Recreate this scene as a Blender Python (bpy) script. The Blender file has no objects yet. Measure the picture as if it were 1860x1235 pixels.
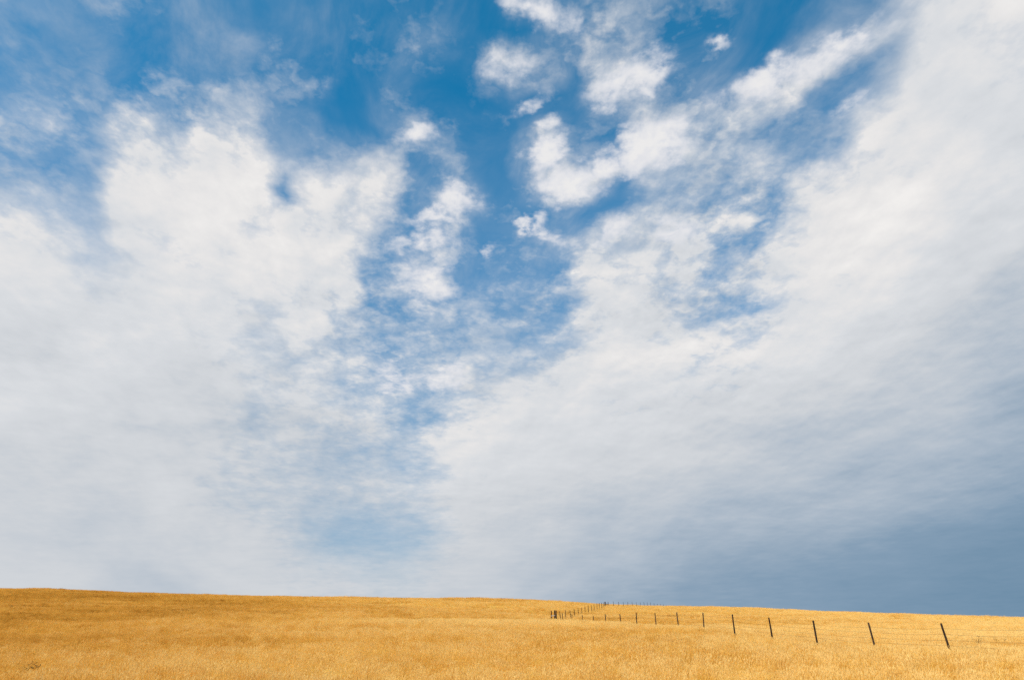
import bpy, math, random
import numpy as np
from mathutils import Vector, Matrix, Euler

random.seed(7)
rng = np.random.default_rng(11)
scene = bpy.context.scene
C = scene.collection
R = math.radians

# ------------------------------------------------------------------ camera
EYE = 1.65
cam_data = bpy.data.cameras.new('camera')
cam_data.sensor_width = 36.0
cam_data.lens = 25.1
cam_data.clip_end = 20000.0
cam = bpy.data.objects.new('camera', cam_data)
cam.location = (0.0, 0.0, EYE)
cam.rotation_euler = (R(90 + 22.7), 0, 0)
C.objects.link(cam)
scene.camera = cam

# ------------------------------------------------------------------ exposure
scene.view_settings.view_transform = 'Standard'
scene.view_settings.look = 'None'
scene.view_settings.exposure = 0.0
scene.view_settings.gamma = 1.0
scene.view_settings.use_curve_mapping = False
scene.render.engine = 'CYCLES'
scene.cycles.max_bounces = 5
scene.cycles.use_denoising = False

# ------------------------------------------------------------------ sun
SUN_AZ, SUN_EL = -128.0, 42.0            # degrees, azimuth clockwise from +Y
sun_data = bpy.data.lights.new('sun', 'SUN')
sun_data.energy = 4.2
sun_data.angle = R(0.53)
sun_data.color = (1.0, 0.95, 0.86)
sun = bpy.data.objects.new('sun', sun_data)
sd = Vector((math.sin(R(SUN_AZ)) * math.cos(R(SUN_EL)), math.cos(R(SUN_AZ)) * math.cos(R(SUN_EL)), math.sin(R(SUN_EL))))
sun.rotation_euler = sd.to_track_quat('Z', 'Y').to_euler()
sun.location = sd * 50
C.objects.link(sun)

# ------------------------------------------------------------------ sky with clouds
# Cloud cover over the sky, by bearing (columns, -36..36 degrees of azimuth * cos elevation)
# and elevation (rows, 1..48.85 degrees): how closed the cloud is, how brightly lit, how broken.
COVER = [
    '100 100 100 100 100 100 100 100 100 100 100 100 100 100 100 98 92 89 89 89 89 88 85 84 87 90 92 95 98 100 100 100 100 100 100 100 100 100 100 100 100 100 100 100 100 100 100 100 100 100 100 100 100 100 100 100 100 100 100 100 100 100 100',
    '100 100 100 100 100 100 100 100 100 100 100 100 100 100 100 97 91 89 89 89 89 87 85 85 87 90 93 95 98 100 100 100 100 100 100 100 100 100 100 100 100 100 100 100 100 100 100 100 100 100 100 100 100 100 100 100 100 100 100 100 100 100 100',
    '100 100 100 100 100 100 100 100 99 97 96 96 98 100 100 96 91 89 89 89 89 85 81 81 81 84 90 95 98 100 100 100 100 100 100 100 100 100 100 100 100 100 100 100 100 100 100 100 100 100 100 100 100 100 100 100 100 100 100 100 100 100 100',
    '100 100 100 100 100 100 100 100 100 98 97 96 97 98 97 95 92 87 83 79 75 73 71 73 77 81 87 92 95 98 99 100 100 100 100 100 100 100 100 100 100 100 100 100 100 100 100 100 100 100 100 100 100 100 100 100 100 100 100 100 100 100 100',
    '100 100 100 100 100 100 100 100 100 100 100 100 99 97 94 93 93 81 69 59 54 53 53 54 57 63 73 83 90 95 98 100 100 100 100 100 100 100 100 100 100 100 100 100 100 100 100 100 100 100 100 100 100 100 100 100 100 100 100 100 100 100 100',
    '100 100 100 100 100 100 100 100 100 100 100 96 92 89 88 88 87 82 74 68 59 57 60 64 67 73 81 88 93 97 98 100 100 100 100 100 100 100 100 100 100 100 100 100 100 100 100 100 100 100 100 100 100 100 100 100 100 100 100 100 100 100 100',
    '100 100 100 100 100 100 100 100 100 100 100 93 88 87 87 87 87 85 80 77 81 84 85 85 84 85 90 95 97 100 100 100 100 100 100 100 100 100 100 100 100 100 100 100 100 100 100 100 100 100 100 100 100 100 100 100 100 100 100 100 100 100 100',
    '100 100 100 100 100 100 100 100 100 100 99 92 88 87 85 84 83 82 82 81 79 78 79 78 76 80 89 96 98 100 100 100 100 100 100 100 100 100 100 100 100 100 100 100 100 100 100 100 100 100 100 100 100 100 100 100 100 100 100 100 100 100 100',
    '100 100 100 100 100 100 100 100 100 100 99 93 90 88 86 84 83 82 82 82 81 76 70 65 62 67 83 95 98 100 100 100 100 100 100 100 100 100 100 100 100 100 100 100 100 100 100 100 100 100 100 100 100 100 100 100 100 100 100 100 100 100 100',
    '100 100 100 100 100 100 100 100 100 100 100 97 93 90 89 89 88 87 85 83 83 81 75 68 64 71 87 95 98 100 100 100 100 100 100 100 100 100 100 100 100 100 100 100 100 100 100 100 100 100 100 100 100 100 100 100 100 100 100 100 100 100 100',
    '100 100 100 100 100 100 100 100 100 100 100 100 97 93 90 89 89 89 87 85 85 85 80 71 65 66 87 96 98 100 100 100 100 100 100 100 100 100 100 100 100 100 100 100 100 100 100 100 100 100 100 100 100 100 100 100 100 100 100 100 100 100 100',
    '100 100 100 100 100 100 100 100 100 100 100 100 98 89 77 82 89 89 88 85 81 76 70 65 57 57 82 91 95 98 99 100 100 100 100 100 100 100 100 100 100 100 100 100 100 100 100 100 100 100 100 100 100 100 100 100 100 100 100 100 100 100 100',
    '100 100 100 100 100 100 100 100 100 100 100 100 98 94 91 89 88 89 87 84 76 67 66 65 60 62 78 87 91 96 98 100 100 100 100 100 100 100 100 100 100 100 100 100 99 99 100 100 100 100 100 100 100 100 100 100 100 100 100 100 100 100 100',
    '100 100 100 100 100 100 100 100 100 100 100 100 97 92 88 86 87 90 88 85 82 66 59 58 56 61 71 77 79 82 84 86 87 89 93 97 100 100 100 100 100 100 100 99 98 99 99 100 100 100 100 100 100 100 100 100 100 100 100 100 100 100 100',
    '100 100 100 99 98 99 100 100 100 100 100 100 97 89 78 80 87 92 92 86 84 76 56 45 50 59 63 64 65 65 65 64 64 65 72 85 97 100 100 100 100 100 100 99 99 99 99 98 98 98 99 100 100 100 100 100 100 100 100 100 100 100 100',
    '100 100 100 97 91 93 95 97 99 100 100 100 97 91 89 88 89 93 92 86 85 82 63 53 59 62 62 62 62 63 64 63 63 63 66 78 93 98 100 100 100 99 99 100 100 100 100 99 97 97 98 100 100 100 100 100 100 100 100 100 100 100 100',
    '100 100 98 93 81 86 90 94 97 99 100 100 98 93 92 92 94 95 95 88 82 78 72 70 69 67 64 63 63 63 65 68 67 62 60 68 88 96 100 100 100 97 95 93 93 91 83 76 81 88 96 100 100 100 100 100 100 100 100 100 100 100 100',
    '94 96 94 88 73 77 93 97 99 100 100 100 98 96 96 98 99 99 99 97 89 63 71 73 75 78 77 65 61 62 60 57 58 57 55 61 83 94 97 97 97 95 93 89 89 89 88 92 95 95 97 100 100 100 100 100 100 100 100 100 100 100 100',
    '84 88 87 82 71 73 96 99 100 100 100 100 98 95 94 97 99 100 100 100 86 43 52 76 89 92 91 75 48 48 49 49 50 52 54 63 84 92 92 92 92 92 91 83 43 70 87 92 95 95 98 100 100 100 100 100 100 100 100 100 100 100 100',
    '65 71 73 72 60 70 97 100 100 100 100 100 99 90 85 93 99 100 100 100 99 91 64 54 75 85 83 58 24 39 45 47 48 44 39 62 84 89 90 90 90 90 90 87 84 61 56 66 91 93 95 98 100 100 100 100 100 100 100 100 100 100 100',
    '49 48 55 56 52 58 94 99 100 100 100 100 100 96 81 86 97 99 100 100 100 91 57 66 75 74 71 57 33 26 26 26 30 40 39 54 69 84 87 88 89 90 90 87 79 75 73 74 72 71 81 95 99 100 100 100 100 100 100 100 100 100 100',
    '62 62 61 51 50 52 87 96 97 98 99 100 99 94 95 76 92 99 100 100 99 95 65 35 55 68 70 66 39 15 12 22 27 39 31 28 41 71 83 78 80 80 77 73 71 69 63 61 61 69 84 90 93 96 100 100 100 100 100 100 100 100 99',
    '42 49 55 58 50 52 68 89 94 95 96 97 98 93 94 59 17 83 100 100 99 97 94 61 21 35 69 79 77 34 10 11 13 12 25 28 26 19 19 34 58 60 61 63 64 64 67 67 64 60 62 75 87 92 98 99 100 100 100 100 99 96 95',
    '41 40 40 42 47 51 59 73 75 76 80 88 93 94 92 77 62 68 83 83 89 95 95 86 50 35 51 72 71 31 9 8 26 66 84 89 85 52 17 36 72 75 71 63 70 58 56 59 57 55 53 58 64 82 95 96 99 100 100 100 96 94 94',
    '44 43 43 43 43 49 55 59 62 69 73 74 75 79 82 72 59 49 41 64 81 83 88 74 26 16 21 42 40 18 10 9 42 86 93 94 91 90 85 94 95 92 91 78 69 68 68 68 63 58 56 56 57 73 81 90 96 99 98 96 95 94 94',
    '42 44 45 46 45 45 46 52 55 55 55 57 62 67 66 55 48 46 40 31 32 47 64 65 50 43 48 48 38 21 13 10 58 90 78 46 47 40 16 85 94 92 87 73 66 67 68 67 61 58 49 42 38 51 67 86 91 95 94 93 94 94 94',
    '40 40 43 45 46 46 46 45 46 51 54 55 56 57 56 44 39 41 31 7 3 8 24 42 51 49 40 33 27 22 18 14 48 80 55 32 24 12 14 48 73 75 65 62 68 74 82 86 83 75 57 39 32 38 57 78 87 92 90 91 94 94 94',
    '40 40 41 42 43 45 46 46 45 44 45 49 51 53 54 47 40 41 53 29 0 3 19 28 30 27 18 14 14 16 20 18 15 14 12 18 25 37 51 65 81 73 63 60 60 64 73 83 88 89 87 84 81 77 76 80 85 89 89 92 94 94 94',
    '40 40 40 42 43 44 44 43 44 44 43 45 43 32 44 49 41 36 30 30 16 11 23 29 27 14 5 3 4 6 14 22 15 9 10 15 49 87 94 94 89 73 58 46 30 21 21 30 45 56 54 48 47 57 69 80 86 89 89 93 94 94 94',
    '40 40 40 42 43 44 44 43 42 41 39 40 41 35 25 20 31 35 33 31 30 31 33 34 32 27 18 11 10 15 37 60 55 44 38 20 45 77 87 88 80 66 58 48 29 14 10 12 15 17 24 29 35 54 71 81 88 89 90 94 94 94 94',
    '40 40 40 41 43 43 44 43 42 41 40 38 36 34 24 17 20 29 34 34 33 34 36 35 33 31 29 26 17 15 41 76 77 64 45 29 53 59 60 59 57 52 50 51 44 25 16 15 15 16 20 28 38 59 74 83 89 89 91 94 94 94 94',
    '40 40 40 41 42 43 44 43 43 42 40 39 37 35 26 17 17 20 25 28 29 30 30 31 30 29 28 28 18 8 9 9 16 38 44 48 55 58 58 58 56 53 53 52 40 25 21 18 16 16 22 30 42 63 77 84 89 89 92 94 94 94 94',
    '40 40 40 40 42 43 44 44 43 42 40 39 37 35 28 18 17 19 24 26 27 28 25 23 24 25 26 25 20 7 17 66 72 77 63 48 51 56 59 63 61 57 54 51 38 23 21 17 16 17 24 32 47 67 79 86 89 89 93 94 94 94 94',
    '40 40 40 40 41 43 43 44 43 42 41 39 38 36 30 20 17 18 23 26 27 28 25 23 23 24 23 22 19 10 27 66 72 77 62 46 50 56 60 64 61 56 53 50 36 22 20 16 16 17 26 34 53 71 81 88 89 91 94 94 94 94 94']
TONE = [
    '74 74 74 74 73 73 73 72 72 72 71 71 71 71 71 71 72 72 72 72 72 72 72 71 71 70 69 67 66 65 63 62 60 57 55 53 50 48 45 43 41 39 37 36 35 34 34 33 32 31 30 29 27 26 26 25 24 23 22 22 21 21 21',
    '74 74 74 74 74 73 73 72 72 71 71 71 71 71 71 72 72 72 73 73 73 73 72 72 71 70 69 68 67 66 64 62 60 58 56 53 51 48 45 43 41 39 37 36 35 34 34 33 32 32 30 29 28 27 26 25 24 23 23 22 21 21 21',
    '75 75 75 74 74 73 73 72 72 71 70 70 70 70 71 72 72 73 73 73 73 73 73 73 72 71 70 69 68 67 66 64 62 60 58 56 53 51 48 46 43 41 39 38 37 36 35 35 34 33 32 31 29 28 27 27 26 25 24 23 22 22 22',
    '76 76 75 75 75 74 73 73 72 71 71 70 70 71 71 72 72 73 73 73 73 73 73 73 73 72 71 70 70 69 68 67 65 64 62 60 58 55 53 51 48 46 44 43 42 41 40 40 39 38 37 36 34 33 32 30 29 28 26 25 24 23 23',
    '77 77 77 76 76 75 75 74 73 73 72 71 71 71 71 71 72 72 73 73 73 73 73 73 73 73 73 72 72 72 71 71 70 69 67 65 63 60 58 56 54 52 50 49 48 48 47 46 45 45 44 43 41 40 38 36 35 33 32 31 30 29 30',
    '78 78 77 77 77 76 76 76 75 75 74 73 72 71 71 71 71 71 72 72 73 73 74 74 75 76 76 76 76 76 76 76 75 74 72 70 68 66 64 63 61 60 58 57 55 54 53 52 51 50 50 49 48 46 45 43 41 40 39 39 38 38 38',
    '76 76 76 75 75 76 76 77 77 77 76 74 72 71 70 70 71 71 71 72 73 74 75 77 78 79 80 81 81 81 81 81 80 79 77 75 73 72 71 70 70 69 67 65 63 60 59 57 56 55 54 52 51 50 49 48 47 45 44 43 42 41 41',
    '77 76 75 74 74 75 76 77 77 77 76 75 73 72 71 71 71 71 72 72 73 75 77 79 82 84 85 86 86 86 85 84 83 82 80 79 78 77 76 75 75 74 72 69 67 65 63 62 61 59 57 56 55 53 53 52 51 49 48 47 45 44 43',
    '80 80 78 77 76 77 77 77 77 77 76 75 74 73 73 72 72 73 73 74 75 77 79 82 85 87 88 89 89 89 88 87 86 85 84 83 83 82 81 80 78 77 74 72 69 67 66 65 63 62 60 59 58 57 56 56 55 55 54 53 51 49 48',
    '82 82 81 80 79 79 79 79 78 77 77 76 75 74 73 73 73 73 74 75 76 78 81 83 86 88 89 90 90 90 90 89 89 88 87 87 87 86 86 85 83 81 78 76 73 71 69 68 66 64 63 61 61 60 60 59 59 58 57 55 53 50 49',
    '83 82 82 81 80 80 79 79 79 78 77 76 75 75 74 74 74 74 75 76 78 80 82 84 87 89 90 91 92 93 93 92 91 90 89 89 88 88 87 86 85 84 82 79 76 74 72 71 71 69 68 66 65 64 63 62 61 61 59 57 53 50 50',
    '85 85 84 83 82 81 81 81 80 79 78 77 76 76 76 76 77 77 78 79 81 82 83 85 87 89 91 92 93 93 94 93 93 92 91 90 89 88 87 86 85 85 83 81 78 76 76 76 76 75 73 71 68 66 66 66 64 63 62 60 57 54 54',
    '86 86 85 85 83 82 82 82 82 82 82 81 80 80 80 80 82 83 84 84 85 85 85 86 86 88 89 91 92 93 93 93 93 93 93 92 91 90 88 87 86 85 85 84 83 83 82 82 81 79 78 76 75 74 73 72 71 69 66 62 57 55 54',
    '87 87 86 86 84 83 82 82 83 84 86 88 88 88 87 86 86 87 87 87 87 86 86 85 85 85 86 88 89 91 92 93 93 93 93 93 92 91 90 89 89 89 89 89 90 90 90 89 87 85 84 84 83 80 77 76 76 74 70 68 64 62 62',
    '93 92 90 88 86 83 82 82 83 84 87 89 90 91 90 89 88 88 88 88 87 87 85 84 84 84 84 85 86 88 90 91 92 92 92 92 91 91 91 91 91 92 93 93 93 92 91 90 89 87 86 86 85 83 83 84 84 80 77 76 72 68 67',
    '95 95 94 92 89 86 84 84 85 86 88 90 90 90 90 91 92 91 90 89 89 88 85 84 83 83 83 84 85 86 88 89 90 91 91 91 91 91 91 91 92 92 93 93 93 91 90 89 87 86 86 87 87 87 89 90 88 83 80 80 77 72 72',
    '95 95 95 94 91 89 88 88 89 90 90 90 91 91 92 94 96 96 95 93 91 89 87 86 85 85 86 87 88 89 90 91 91 91 91 91 91 91 91 91 91 92 92 92 92 90 89 88 88 88 89 91 91 91 90 90 89 86 82 80 80 80 81',
    '94 94 94 93 92 91 92 93 95 95 95 93 92 92 94 96 97 97 97 96 94 92 90 90 91 91 92 91 91 91 90 91 91 91 91 91 92 92 92 92 92 91 91 90 90 89 89 88 89 91 94 96 96 95 92 92 93 91 86 82 82 82 82',
    '88 89 90 90 90 91 93 96 97 97 97 96 95 94 95 96 97 97 97 97 95 93 93 93 94 94 94 94 93 92 91 91 91 91 92 92 93 93 94 94 93 91 90 89 89 90 89 89 89 93 96 97 97 96 94 94 94 93 90 85 83 83 83',
    '83 84 84 85 87 90 93 96 97 98 98 97 97 95 95 96 97 97 97 97 96 94 94 94 94 94 94 94 93 93 92 92 91 92 92 93 94 94 94 94 93 90 88 89 90 90 89 88 88 91 95 96 96 95 95 95 95 94 91 88 86 85 86',
    '83 83 83 83 84 87 91 94 97 98 98 98 97 96 95 96 96 97 97 97 96 95 94 94 94 94 94 94 93 93 92 92 92 92 93 93 94 94 94 93 90 86 84 86 88 88 87 86 86 87 90 93 94 96 97 97 96 95 94 93 90 89 90',
    '82 82 83 83 83 84 87 91 94 96 97 97 97 96 95 96 97 97 98 98 97 96 95 94 94 94 93 93 93 93 93 93 93 94 94 94 94 93 92 90 85 81 79 79 80 81 82 83 84 84 86 90 94 97 97 97 96 96 96 94 91 90 90',
    '77 80 82 82 82 83 85 87 88 90 93 94 95 95 95 96 97 98 98 98 98 97 96 94 94 93 93 93 93 93 93 93 94 95 96 97 96 95 92 88 84 79 77 77 77 78 80 83 84 84 85 89 94 96 97 96 96 97 96 93 91 90 90',
    '68 70 75 79 81 82 84 85 85 86 87 89 91 92 94 95 97 97 98 98 98 97 96 94 94 93 93 93 93 93 93 94 95 97 98 99 99 97 94 91 88 83 79 78 77 78 81 83 84 84 86 90 93 95 95 96 96 96 94 92 91 91 92',
    '65 66 66 69 74 79 83 85 85 85 85 86 87 89 92 94 96 97 97 97 97 97 96 95 94 93 93 93 93 93 93 94 96 97 99 99 99 97 95 96 96 94 86 81 80 80 81 83 85 87 89 90 92 93 94 94 94 93 92 93 93 93 93',
    '65 65 65 66 67 73 80 84 85 85 85 85 85 87 89 92 94 95 96 97 97 96 96 94 94 93 93 93 93 92 92 93 94 95 97 97 95 92 93 97 98 95 87 81 81 81 81 85 89 91 92 92 92 92 92 91 90 90 92 93 93 93 93',
    '66 66 65 65 66 68 75 82 84 85 85 85 85 86 87 90 92 94 95 95 95 95 95 94 93 93 92 92 92 91 91 91 90 90 88 85 81 80 85 92 91 84 79 79 80 81 85 91 93 93 93 92 91 91 90 90 89 89 91 93 93 92 92',
    '66 66 65 66 66 67 71 77 82 84 85 85 85 85 86 88 90 92 93 94 94 94 94 93 93 92 92 91 91 90 90 88 87 84 81 77 76 77 83 89 86 79 78 79 81 84 89 93 93 93 92 92 91 90 90 89 89 90 91 92 93 92 92',
    '66 66 66 65 66 67 70 74 79 82 84 85 85 85 86 87 88 90 91 92 92 93 92 92 92 92 91 91 91 90 89 88 86 83 80 78 77 82 91 94 91 83 81 81 83 86 90 92 93 92 91 91 90 90 89 89 89 90 92 92 92 92 92',
    '66 66 66 65 66 67 69 73 77 81 82 84 84 85 86 86 88 89 90 90 91 91 91 91 91 91 91 91 91 91 91 90 89 86 84 82 84 90 94 95 92 86 84 83 84 87 89 91 91 91 90 90 89 89 89 89 90 90 92 93 92 92 92',
    '66 66 66 65 66 66 68 72 76 80 82 83 84 85 85 86 87 88 89 89 90 90 91 91 91 91 91 92 92 93 93 93 93 92 90 88 89 91 92 90 85 83 83 83 84 86 88 89 89 89 89 89 89 89 89 89 90 91 92 93 92 92 92',
    '66 66 66 65 65 66 67 71 75 79 82 83 84 84 85 86 86 87 88 89 89 90 90 90 91 91 92 92 93 94 94 94 94 94 93 91 90 89 88 85 83 83 83 83 84 85 87 88 89 89 89 89 89 89 89 89 90 91 92 93 92 92 92',
    '66 66 66 66 65 66 67 70 74 78 81 83 84 84 85 86 86 87 88 88 89 89 90 90 91 91 92 93 93 94 94 94 95 94 94 93 90 88 86 84 83 83 83 83 84 86 87 88 89 89 89 89 89 89 89 89 90 92 93 92 92 92 92',
    '66 66 66 66 65 66 66 69 73 77 81 83 84 84 85 85 86 87 88 88 89 89 90 90 91 91 92 93 93 94 94 94 94 94 94 93 90 88 85 84 83 83 83 83 84 86 87 89 89 89 89 89 89 89 89 90 91 92 93 92 92 92 92']
DETAIL = [
    '16 16 16 16 15 15 15 14 13 13 13 14 15 17 20 24 28 31 32 33 34 34 34 34 33 31 29 25 20 17 15 13 13 12 12 12 13 13 14 15 16 17 17 18 18 18 17 16 15 13 12 11 10 10 10 11 11 12 13 14 15 15 15',
    '16 16 16 16 15 15 14 13 13 13 13 13 14 17 21 25 29 32 33 34 34 35 35 35 34 32 29 25 21 17 14 13 12 12 12 12 13 13 14 15 16 17 17 18 18 18 17 16 15 14 12 11 10 10 10 10 11 12 13 14 15 15 15',
    '15 15 15 15 15 15 14 13 12 12 12 13 14 17 22 27 31 33 34 35 35 35 36 36 35 34 31 27 22 17 14 13 12 12 12 12 13 13 14 15 16 16 17 17 17 18 18 17 16 15 13 12 11 10 10 10 11 12 14 14 15 15 15',
    '15 15 15 15 15 15 14 13 12 12 12 13 14 18 24 29 32 34 35 35 35 36 36 37 37 36 34 29 24 19 15 13 13 12 12 12 13 14 15 15 16 16 16 17 17 18 18 18 18 17 16 14 12 11 11 11 11 13 14 15 15 15 15',
    '15 15 15 15 15 15 14 13 12 12 12 13 15 20 26 30 33 34 35 35 35 36 37 38 38 38 36 32 27 22 17 15 13 13 13 13 14 15 15 15 16 16 16 16 17 17 18 19 19 19 19 18 17 14 13 12 13 14 15 15 15 15 15',
    '15 15 15 15 15 15 15 14 13 13 13 15 19 25 28 31 32 34 35 35 36 37 39 39 39 39 38 35 30 25 21 17 16 15 15 15 15 16 16 15 15 15 15 16 16 17 18 19 20 20 20 20 19 18 16 15 15 15 15 15 15 15 15',
    '15 15 15 15 15 15 15 14 14 14 16 19 24 28 30 30 31 33 34 35 36 38 39 40 40 39 39 36 32 27 23 20 18 17 16 16 16 16 16 15 15 15 15 15 16 17 19 20 20 20 20 20 20 19 18 17 16 15 15 15 15 15 15',
    '15 15 15 15 15 15 15 14 15 16 18 21 26 29 30 30 30 31 33 35 37 39 40 40 40 40 39 37 34 28 23 20 17 16 16 16 16 17 16 16 15 15 15 16 16 18 19 20 20 20 20 20 20 20 19 18 17 16 15 15 15 15 15',
    '15 15 15 15 15 14 14 13 13 14 16 21 26 29 30 30 30 31 33 35 38 39 40 41 41 42 41 39 35 29 23 19 16 15 15 15 16 17 17 16 16 16 16 16 18 19 20 21 21 20 20 20 20 20 19 18 17 16 16 15 15 15 15',
    '15 15 15 14 14 13 12 12 11 12 13 17 23 27 29 30 30 31 33 36 39 42 43 45 46 46 46 43 38 31 24 19 16 15 15 15 16 17 18 18 18 18 18 19 20 22 23 23 22 21 20 20 20 19 19 18 18 17 16 16 16 16 16',
    '15 14 14 13 13 12 11 11 11 11 11 14 19 24 28 30 31 32 35 39 43 47 50 53 54 53 51 47 42 35 27 21 17 15 15 16 17 19 21 22 22 22 22 23 25 26 26 25 24 22 20 19 18 18 18 18 17 17 17 16 16 16 16',
    '14 13 13 12 12 12 11 11 10 10 11 13 17 21 26 29 31 34 38 43 48 52 56 57 58 57 55 51 45 39 34 28 22 19 18 19 20 23 25 26 26 27 28 29 31 31 31 28 25 22 19 17 16 16 16 16 17 16 16 16 16 16 16',
    '14 13 12 12 11 11 11 11 11 11 11 13 17 20 24 27 31 35 40 46 51 55 58 59 59 59 57 52 45 41 39 36 32 28 26 26 27 28 28 29 30 31 33 35 37 37 36 32 26 20 17 15 14 14 15 15 16 15 15 15 15 15 16',
    '13 12 11 11 11 11 11 11 11 12 14 16 19 20 22 26 30 36 42 47 52 56 58 59 59 59 56 50 44 41 40 40 39 38 36 34 31 30 29 29 31 34 37 41 43 44 42 36 27 19 15 13 13 13 14 15 15 14 13 13 14 14 15',
    '13 12 11 11 11 10 10 11 12 14 17 19 20 20 21 24 29 35 41 48 53 57 58 59 58 57 54 48 43 41 41 41 42 44 43 38 32 29 28 29 31 35 41 46 50 51 48 42 30 20 15 13 13 13 14 15 14 13 13 13 13 14 15',
    '15 12 11 11 11 11 10 11 13 16 18 20 20 20 21 23 27 33 39 47 54 59 61 61 59 57 53 48 44 42 42 43 47 50 49 42 33 28 27 28 31 37 45 51 55 56 54 48 36 23 16 14 14 15 15 15 13 12 12 12 13 14 15',
    '20 17 13 12 12 12 11 12 13 16 18 20 20 20 21 23 27 31 35 42 52 60 62 63 61 58 54 50 46 45 45 49 53 56 55 49 37 30 29 30 34 40 48 55 58 58 57 52 41 29 21 18 18 18 18 15 13 12 12 12 13 14 15',
    '25 23 22 18 16 14 14 14 14 15 17 19 20 21 22 24 27 28 29 34 45 57 62 63 61 59 55 52 50 49 50 52 55 57 56 52 43 36 34 35 38 42 49 56 59 59 58 54 43 31 24 21 21 21 20 17 14 13 13 13 14 15 16',
    '29 26 25 24 22 19 16 15 14 15 16 18 20 21 23 25 27 27 27 28 34 47 57 60 59 57 55 54 53 51 51 52 54 54 54 51 46 40 38 38 39 41 48 55 58 59 58 55 45 31 23 21 21 22 22 19 16 15 14 15 15 16 17',
    '38 34 29 27 25 23 18 15 14 14 15 16 19 22 24 26 27 27 27 27 30 38 48 54 55 55 55 54 54 52 51 51 51 51 50 49 46 41 39 39 39 41 46 53 58 61 63 62 52 35 25 23 23 25 25 23 20 18 17 16 16 16 17',
    '46 46 43 37 31 28 22 18 15 15 15 16 19 22 25 27 28 28 28 28 30 34 42 49 53 54 55 55 54 53 51 50 50 50 50 49 46 42 40 39 40 42 47 54 61 65 67 66 59 42 31 29 30 30 30 26 22 18 16 15 15 15 16',
    '47 48 49 47 42 36 30 24 20 17 17 18 21 24 27 28 28 28 28 29 30 32 38 46 51 54 54 54 54 52 50 49 49 49 48 47 44 42 40 40 41 43 47 55 62 66 67 66 58 44 36 34 34 34 31 26 19 15 14 13 14 15 15',
    '44 46 48 48 46 43 40 37 33 29 26 25 26 27 29 29 29 29 28 28 29 31 35 42 48 52 53 53 52 51 49 48 47 46 44 41 39 39 39 39 40 41 45 51 59 63 64 60 51 41 36 35 35 34 30 21 15 13 12 13 13 14 15',
    '34 37 41 45 45 45 47 50 50 48 43 39 35 33 32 32 30 29 29 29 29 30 33 39 45 48 50 51 50 49 48 46 43 41 38 37 36 37 37 37 37 38 41 46 53 57 57 52 45 39 36 35 35 33 25 16 13 12 12 13 14 15 16',
    '31 31 32 34 39 44 50 55 57 58 56 52 47 42 39 36 34 32 31 30 30 32 34 38 43 46 48 49 49 48 47 45 42 39 37 36 36 36 37 36 36 37 39 44 50 53 52 49 45 41 39 37 35 30 21 14 13 12 13 13 15 16 17',
    '31 31 30 30 32 38 48 56 59 59 59 58 55 50 46 43 42 40 38 36 35 36 38 41 44 46 48 48 49 49 48 47 45 42 38 37 37 38 38 37 37 38 43 50 54 55 52 50 48 47 44 41 37 28 20 15 14 13 14 15 17 18 19',
    '31 31 30 30 31 33 41 53 58 59 60 59 58 55 52 50 50 50 50 48 47 45 45 45 47 48 48 49 49 49 49 49 48 46 43 41 41 41 41 40 42 47 56 61 62 57 52 50 50 49 47 44 37 29 21 17 16 16 16 18 19 21 21',
    '31 31 31 30 31 32 36 46 55 58 59 59 58 56 54 54 55 57 57 57 56 54 51 50 49 49 49 49 50 50 50 50 50 49 48 47 48 49 49 50 55 62 67 67 65 58 52 50 50 50 48 44 38 30 24 21 19 19 20 20 20 21 21',
    '31 31 31 30 31 32 35 41 49 54 57 58 57 56 55 56 57 59 59 59 59 58 55 52 51 50 50 50 50 50 50 50 50 50 51 53 55 57 57 58 63 67 69 68 65 57 52 51 50 49 47 43 38 32 27 25 22 20 20 20 20 21 21',
    '31 31 31 30 31 31 34 39 46 51 53 55 56 55 55 56 58 59 60 60 60 59 57 53 51 50 50 50 50 50 50 50 50 52 54 57 59 59 60 60 63 67 68 66 63 57 53 51 50 49 46 43 38 33 28 24 22 20 20 20 21 21 21',
    '31 31 31 30 30 31 33 37 44 50 53 54 54 54 54 55 57 58 59 60 60 59 58 54 51 50 50 50 50 50 50 51 51 54 57 59 60 60 60 60 62 64 65 63 60 56 53 51 50 48 46 42 37 32 27 23 21 20 20 20 21 21 21',
    '31 31 31 31 30 31 32 36 43 49 52 54 54 54 54 55 56 57 58 59 59 58 57 54 52 50 50 50 50 50 50 51 53 55 57 59 59 60 60 60 61 62 62 60 58 55 53 51 50 48 45 41 36 30 26 23 21 20 20 20 21 21 21',
    '31 31 31 31 30 31 32 35 41 47 52 54 54 54 54 55 56 57 58 58 58 58 56 54 52 51 50 50 50 50 51 51 53 55 57 58 59 59 59 59 60 60 60 59 57 55 53 51 49 47 44 40 35 29 25 22 20 20 20 21 21 21 21',
    '31 31 31 31 30 30 31 33 39 46 51 53 54 54 54 55 56 57 58 58 58 58 56 54 52 51 50 50 50 50 51 52 53 55 57 58 58 59 59 59 60 60 60 59 57 54 52 51 49 47 43 39 33 28 24 21 20 20 20 21 21 21 21']

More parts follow.
